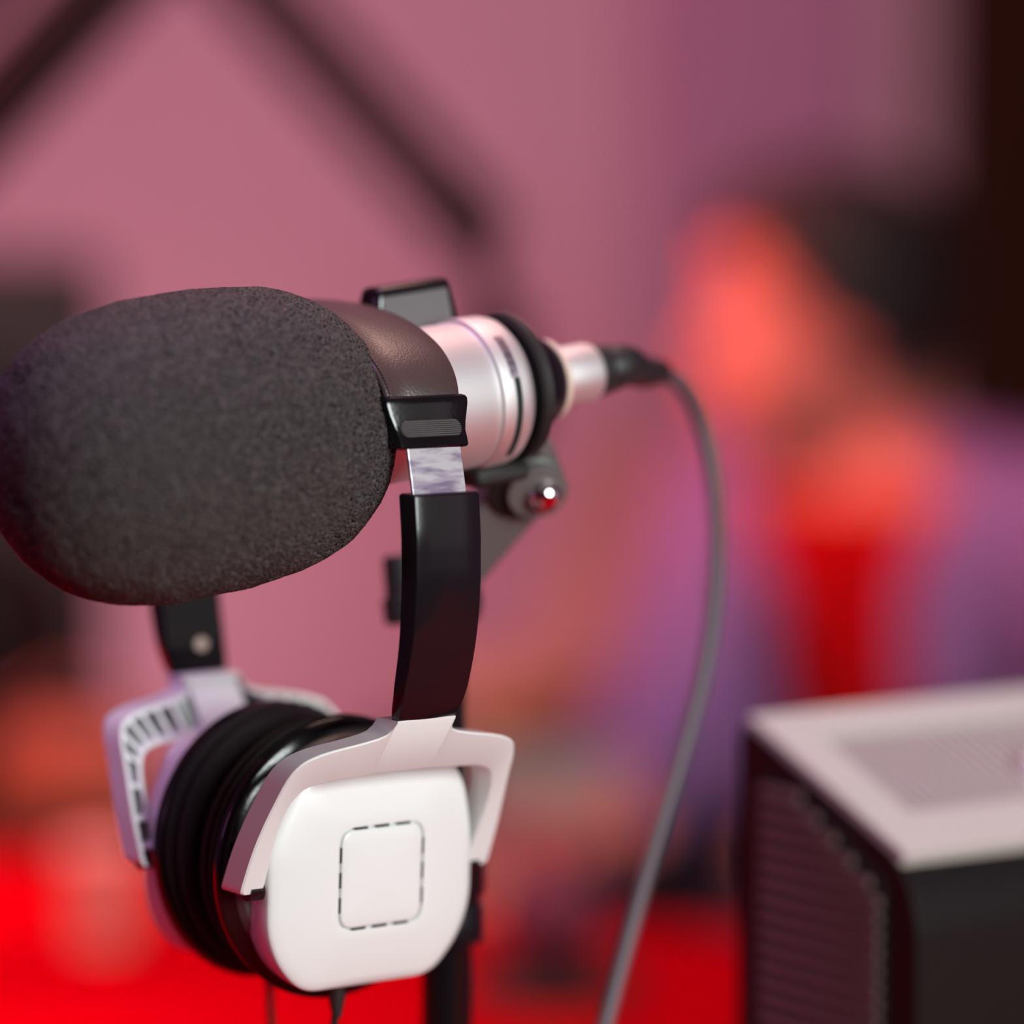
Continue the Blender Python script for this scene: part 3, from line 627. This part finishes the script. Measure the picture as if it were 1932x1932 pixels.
bm = NB(); lathe_axis(bm, [(0, .03), (.004, .034), (.012, .05), (.03, .066), (.048, .070), (.050, .068), (.046, .062), (.01, .03)], (0, 0, 0), (0, 0, 1), 48); obj('bowl_body', bm, M['orange'], bo_)
bm = NB(); lathe_axis(bm, [(.050, .069), (.056, .068), (.068, .052), (.075, .025), (.076, .008), (.082, .009), (.086, .005)], (0, 0, 0), (0, 0, 1), 48); obj('lid', bm, M['orange'], bo_)
f = on_table(1040, 2.05)
pb = thing('tabletop_microphone', 'round plum foam microphone on a black disc base', 'microphone', (f.x, 2.02, TZ))
bm = NB(); lathe_axis(bm, [(0, .052), (.006, .052), (.012, .045), (.014, .012), (.02, .010), (.02, .004)], (0, 0, 0), (0, 0, 1), 40); obj('base', bm, M['black_matte'], pb)
bm = NB(); sphere(bm, (0, 0, .045), .03, 32, 20, (1.1, 1.1, .9)); obj('foam_ball', bm, M['plum'], pb)
# ------------------------------------------------------------------ person behind the table
HX, HY = 0.262, 3.10      # head axis
pr = thing('person', 'person in an open lilac shirt over a red t-shirt, head in profile facing left', 'person', (.36, 3.2, 0))
PO = Vector((.36, 3.2, 0))
hd = R(180 + 14)          # facing left, a little to the camera
hf = Vector((math.cos(hd), math.sin(hd), 0)); hs = Vector((-hf.y, hf.x, 0))
CH = 0.985
rows = [(-.004, .060, .000, .012), (.004, .080, -.005, .026), (.015, .091, -.02, .040), (.030, .093, -.045, .050), (.044, .0975, -.06, .056), (.052, .095, -.066, .059), (.066, .096, -.076, .063), (.085, .094, -.086, .067), (.103, .089, -.093, .070),
        (.118, .087, -.098, .072), (.134, .095, -.101, .074), (.155, .096, -.103, .0755), (.178, .089, -.101, .075), (.198, .074, -.09, .070), (.215, .053, -.072, .058), (.227, .028, -.045, .038), (.233, .006, -.012, .012)]
NA = 48
def head_pt(z, f_, b_, w_, k, off=0):
    t = 2 * math.pi * k / NA; c_, s_ = math.cos(t), math.sin(t); mid = (f_ + b_) / 2; hl = (f_ - b_) / 2
    x = mid + (hl + off) * (abs(c_) ** .9) * (1 if c_ > 0 else -1); y = (w_ + off) * (abs(s_) ** .85) * (1 if s_ > 0 else -1)
    az = abs(((math.degrees(t) + 180) % 360) - 180)
    if off == 0:
        if .060 < z < .120: x += max(0, 1 - az / 16) * interp(z, [.060, .070, .085, .120], [.006, .034, .027, .004])
        if .095 < z < .125 and 14 < az < 34: x -= .006
        if .04 < z < .056 and az < 25: x += .003
    return Vector((HX, HY, CH)) + hf * x + hs * y + Vector((0, 0, z))
bm = NB()
loft(bm, [[head_pt(*r_, k) for k in range(NA)] for r_ in rows])
for sg in (-1, 1):
    sphere(bm, Vector((HX, HY, CH + .10)) + hs * sg * .074 - hf * .008, .03, 16, 12, (.55, .28, 1.05), Matrix.Rotation(hd, 3, 'Z'))
# torso frame
TF = Vector((-.62, -.785, 0)).normalized(); TS = Vector((-TF.y, TF.x, 0))   # TS = to the person's left
def tors(z): return Vector((interp(z, [.45, .95, 1.0], [.385, .335, .33]), interp(z, [.45, .95, 1.0], [3.20, 3.13, 3.12]), z))
trow = [(.52, .105, .165), (.58, .11, .158), (.68, .105, .145), (.80, .112, .160), (.88, .112, .178), (.925, .10, .185), (.955, .085, .175), (.975, .070, .130), (.99, .060, .085)]
def torso_ring(z, d_, w_, off=0, ks=None, n=48):
    out = []
    for k in (ks if ks is not None else range(n)):
        t = 2 * math.pi * k / n; c_, s_ = math.cos(t), math.sin(t)
        out.append(tors(z) + TF * (d_ + off) * (abs(c_) ** .85) * (1 if c_ > 0 else -1) + TS * (w_ + off) * (abs(s_) ** .9) * (1 if s_ > 0 else -1))
    return out
loft(bm, [torso_ring(*r_) for r_ in trow])
nb = tors(.97); nt_ = Vector((HX, HY, CH + .055)) - hf * .028
tube(bm, [nb - Vector((0, 0, .03)), nb.lerp(nt_, .35), nb.lerp(nt_, .7), nt_], [.072, .060, .056, .054], 24)
def limb(bm, pts, rad, sph=True):
    tube(bm, catmull(pts, 5), [interp(i / 5, list(range(len(rad))), rad) for i in range(5 * (len(pts) - 1) + 1)], 16)
    for p, r_ in ((pts[0], rad[0]), (pts[-1], rad[-1])): sphere(bm, p, r_ * .98, 14, 10)
rs_ = tors(.93) - TS * .175; ls_ = tors(.93) + TS * .175
relb = Vector((.125, 2.96, .745)); rwr = Vector((.070, 2.76, .735))
lelb = Vector((.50, 2.84, .76)); lwr = Vector((.30, 2.66, .74))
arms_ = ((rs_, relb, rwr, -1), (ls_, lelb, lwr, 1))
def hand(bm, wr, d, sg):
    d = d.normalized(); sd_ = Vector((-d.y, d.x, 0)).normalized() * sg; up_ = Vector((0, 0, 1))
    pal = wr + d * .05 - up_ * .006
    sphere(bm, pal, .05, 16, 12, (1.0, .80, .30), Matrix((d, sd_, up_)).transposed())
    for i, (o_, ln) in enumerate(((-.030, .060), (-.010, .072), (.010, .078), (.029, .070))):
        b0 = wr + d * .082 + sd_ * o_; dd = (d + sd_ * o_ * 2.5).normalized()
        tube(bm, [b0 - d * .02, b0, b0 + dd * ln * .42 + up_ * .006, b0 + dd * ln * .75 - up_ * .002, b0 + dd * ln * .97 - up_ * .012], [.009, .009, .0085, .0078, .006], 10)
    b0 = wr + d * .035 + sd_ * .032
    tube(bm, [b0 - sd_ * .01, b0 + sd_ * .012 + d * .015, b0 + sd_ * .020 + d * .040 - up_ * .006, b0 + sd_ * .018 + d * .060 - up_ * .012], [.013, .012, .0105, .008], 10)
for sh, el, wr, sg in arms_:
    limb(bm, [sh, sh.lerp(el, .5) + Vector((0, 0, .004)), el], [.050, .046, .040]); limb(bm, [el, el.lerp(wr, .4), wr], [.040, .040, .026])
    hand(bm, wr, wr - el, -sg)
for sg in (-1, 1):
    hip = tors(.58) + TS * sg * .085; kn = hip + TF * .42 + Vector((0, 0, .01)); kn.y = max(kn.y, 2.78); an = kn + Vector((0.02, .06, -.50))
    limb(bm, [hip, hip.lerp(kn, .5), kn], [.085, .072, .058]); limb(bm, [kn, kn.lerp(an, .35), an], [.056, .054, .036])
bmesh.ops.translate(bm, verts=bm.verts, vec=-PO)
body = obj('body', bm, M['skin'], pr)
rm = body.modifiers.new('unify', 'REMESH'); rm.mode = 'VOXEL'; rm.voxel_size = .0045; rm.use_smooth_shade = True
smo = body.modifiers.new('smooth', 'SMOOTH'); smo.factor = .5; smo.iterations = 3
# face details
for sg in (-1, 1):
    e = Vector((HX, HY, CH + .112)) + hf * .0715 + hs * sg * .030 - PO
    bm = NB(); sphere(bm, e, .0115, 16, 12); ey_ = obj('eye', bm, M['eye'], pr)
    bm = NB(); sphere(bm, e + hf * .0072, .0052, 12, 10); obj('iris', bm, M['iris'], ey_)
    bm = NB(); tube(bm, [e + hf * .010 + Vector((0, 0, .022)) - hs * sg * .014, e + hf * .013 + Vector((0, 0, .026)), e + hf * .004 + Vector((0, 0, .022)) + hs * sg * .017], [.002, .0035, .002], 8); obj('eyebrow', bm, M['hair'], pr)
bm = NB(); c_ = Vector((HX, HY, CH + .048)) + hf * .097 - PO
tube(bm, [c_ - hs * .024 - hf * .008, c_ - hs * .01 + hf * .001, c_ + hf * .003, c_ + hs * .01 + hf * .001, c_ + hs * .024 - hf * .008], [.002, .0045, .005, .0045, .002], 8); obj('mouth', bm, M['lip'], pr)
# hair
bm = NB(); hair_rows = [r_ for r_ in rows if r_[0] > .03]
vs = []
for r_ in hair_rows:
    z = r_[0]; ring_ = []
    for k in range(NA):
        t = 2 * math.pi * k / NA; az = abs(((math.degrees(t) + 180) % 360) - 180)
        off = .016 + .006 * noise.noise(Vector((k * .5, z * 60, 0)))
        p = head_pt(z, r_[1], r_[2], r_[3], k, off if r_[0] < .2 else off * .9); p.z += interp(z, [.15, .23], [0, .016]) - PO.z
        ring_.append((bm.verts.new(p - PO), az, z))
    vs.append(ring_)
for a_, b_ in zip(vs, vs[1:]):
    for k in range(NA):
        q4 = (a_[k], a_[(k + 1) % NA], b_[(k + 1) % NA], b_[k]); az = sum(v[1] for v in q4) / 4; z = sum(v[2] for v in q4) / 4
        lim = interp(az, [0, 35, 60, 78, 90, 110, 125], [.178, .176, .150, .110, .100, .050, .030])
        if z > lim: bm.faces.new([v[0] for v in q4])
bm.faces.new([v[0] for v in vs[-1]])
bmesh.ops.delete(bm, geom=[v for v in bm.verts if not v.link_faces], context='VERTS')
hr = obj('hair', bm, M['hair'], pr, sub=0); so = hr.modifiers.new('thick', 'SOLIDIFY'); so.thickness = .014; so.offset = -1
s2 = hr.modifiers.new('sub', 'SUBSURF'); s2.levels = 1; s2.render_levels = 2
# red t-shirt
bm = NB(); tr_ = [r_ for r_ in trow if r_[0] < .93]
loft(bm, [torso_ring(*r_, off=.006) for r_ in tr_] + [torso_ring(.945, .085, .165, .004)], caps=False)
bmesh.ops.translate(bm, verts=bm.verts, vec=-PO); te = obj('t_shirt', bm, M['tee'], pr); so = te.modifiers.new('thick', 'SOLIDIFY'); so.thickness = .003
# open shirt with sleeves and collar
bm = NB(); ks = list(range(5, 44)); rings = []
for r_ in trow:
    t0 = interp(r_[0], [.88, .925, .955, .985], [20, 25, 32, 40]); rings.append(torso_ring(*r_, off=.014, ks=[48 / 360 * (t0 + (360 - 2 * t0) * q / 40) for q in range(41)]))
loft(bm, rings, close=False)
sleeves = []
for sh, el, wr, sg in arms_:
    wl = el.lerp(wr, .86)
    tube(bm, catmull([sh - (el - sh).normalized() * .01, sh.lerp(el, .5), el - (el - sh).normalized() * .02, el + Vector((0, -.005, 0)), el.lerp(wr, .5), wl], 5), [interp(i, [0, 8, 15, 20, 25], [.066, .062, .056, .053, .043]) for i in range(26)], 20)
bmesh.ops.translate(bm, verts=bm.verts, vec=-PO)
sh_ = obj('shirt', bm, M['shirt'], pr); so = sh_.modifiers.new('thick', 'SOLIDIFY'); so.thickness = .004; so.offset = 1
bm = NB(); cr_ = []
for k in ks:
    t = 2 * math.pi * k / 48; c_, s_ = math.cos(t), math.sin(t); b0 = tors(.985) + TF * .078 * c_ + TS * .098 * s_
    cr_.append([b0 + Vector((0, 0, -.012)), b0 + Vector((0, 0, .014)) - TF * .01 * c_ - TS * .012 * s_, b0 + Vector((0, 0, -.012)) + TF * .018 * c_ + TS * .02 * s_])
loft(bm, cr_, close=False); bmesh.ops.translate(bm, verts=bm.verts, vec=-PO); cl = obj('collar', bm, M['shirt'], sh_); so = cl.modifiers.new('thick', 'SOLIDIFY'); so.thickness = .003
# trousers + shoes
bm = NB()
for sg in (-1, 1):
    hip = tors(.58) + TS * sg * .085; kn = hip + TF * .42 + Vector((0, 0, .01)); kn.y = max(kn.y, 2.78); an = kn + Vector((0.02, .06, -.50))
    limb(bm, [hip, hip.lerp(kn, .5), kn, kn.lerp(an, .35), an], [.100, .084, .070, .066, .052])
sphere(bm, tors(.575), .14, 20, 14, (1.15, .95, .62)); bmesh.ops.translate(bm, verts=bm.verts, vec=-PO)
tq = obj('trousers', bm, M['trousers'], pr); rm = tq.modifiers.new('unify', 'REMESH'); rm.mode = 'VOXEL'; rm.voxel_size = .008; rm.use_smooth_shade = True
for sg in (-1, 1):
    hip = tors(.58) + TS * sg * .085; kn = hip + TF * .42; kn.y = max(kn.y, 2.78); an = kn + Vector((0.02, .06, -.51))
    bm = NB(); sphere(bm, Vector((an.x, an.y, .042)) + TF * .06 - PO, .042, 20, 12, (3.1, 1.1, 1.0), Matrix((TF, TS, Vector((0, 0, 1)))).transposed()); obj('shoe', bm, M['black_matte'], pr)
# stool under the person
so_ = thing('stool', 'black round stool under the seated person', 'stool', (.385, 3.20, 0))
bm = NB(); lathe_axis(bm, [(.44, .16), (.445, .18), (.46, .185), (.475, .17), (.477, .05)], (0, 0, 0), (0, 0, 1), 40); obj('seat', bm, M['black_matte'], so_)
bm = NB(); lathe_axis(bm, [(.03, .02), (.44, .02)], (0, 0, 0), (0, 0, 1), 20); obj('column', bm, M['chrome'], so_)
bm = NB(); lathe_axis(bm, [(0, .2), (.015, .2), (.03, .03), (.031, .01)], (0, 0, 0), (0, 0, 1), 40); obj('base', bm, M['black_matte'], so_)
# tan chair behind the cable, on the far side of the table
ch = thing('office_chair', 'tan upholstered chair, empty, between the cable and the wall', 'chair', (0.13, 3.98, 0), (0, 0, R(12)))
rotm = Matrix.Rotation(R(20), 3, 'Y')
bm = NB(); box(bm, (.03, 0, .80), (.17, .05, .30), rotm); obj('backrest', bm, M['chair'], ch, bevel=.03, seg=4)
bm = NB(); box(bm, (-.02, -.02, .455), (.40, .40, .07)); obj('seat', bm, M['chair'], ch, bevel=.03, seg=4)
bm = NB(); tube(bm, [(-.04, .08, .48), (-.03, .04, .66), (0, .01, .72)], .018, 12); obj('back_post', bm, M['black_matte'], ch)
for sx in (-1, 1):
    for sy in (-1, 1):
        bm = NB(); tube(bm, [(-.02 + sx * .18, -.02 + sy * .18, 0), (-.02 + sx * .16, -.02 + sy * .16, .43)], .016, 12); obj('leg', bm, M['black_matte'], ch)

# folded paper held in the person's right hand
pp = thing('paper', 'folded pale paper held in the front hand of the person', 'paper', P(1018, 1482, 2.60), (R(-62), R(6), R(-14)))
bm = NB(); rings = []
for i in range(13):
    u = -.05 + .1 * i / 12; h = .006 * math.sin(i / 12 * 3.1) + (.0 if i < 7 else .002 * (i - 6))
    rings.append([(u, -.028, h), (u, .028, h), (u, .028, h + .0012), (u, -.028, h + .0012)])
loft(bm, rings); obj('sheet', bm, mat('pale_paper', srgb(235, 215, 205), 0.8, var=.02), pp, angle=30)
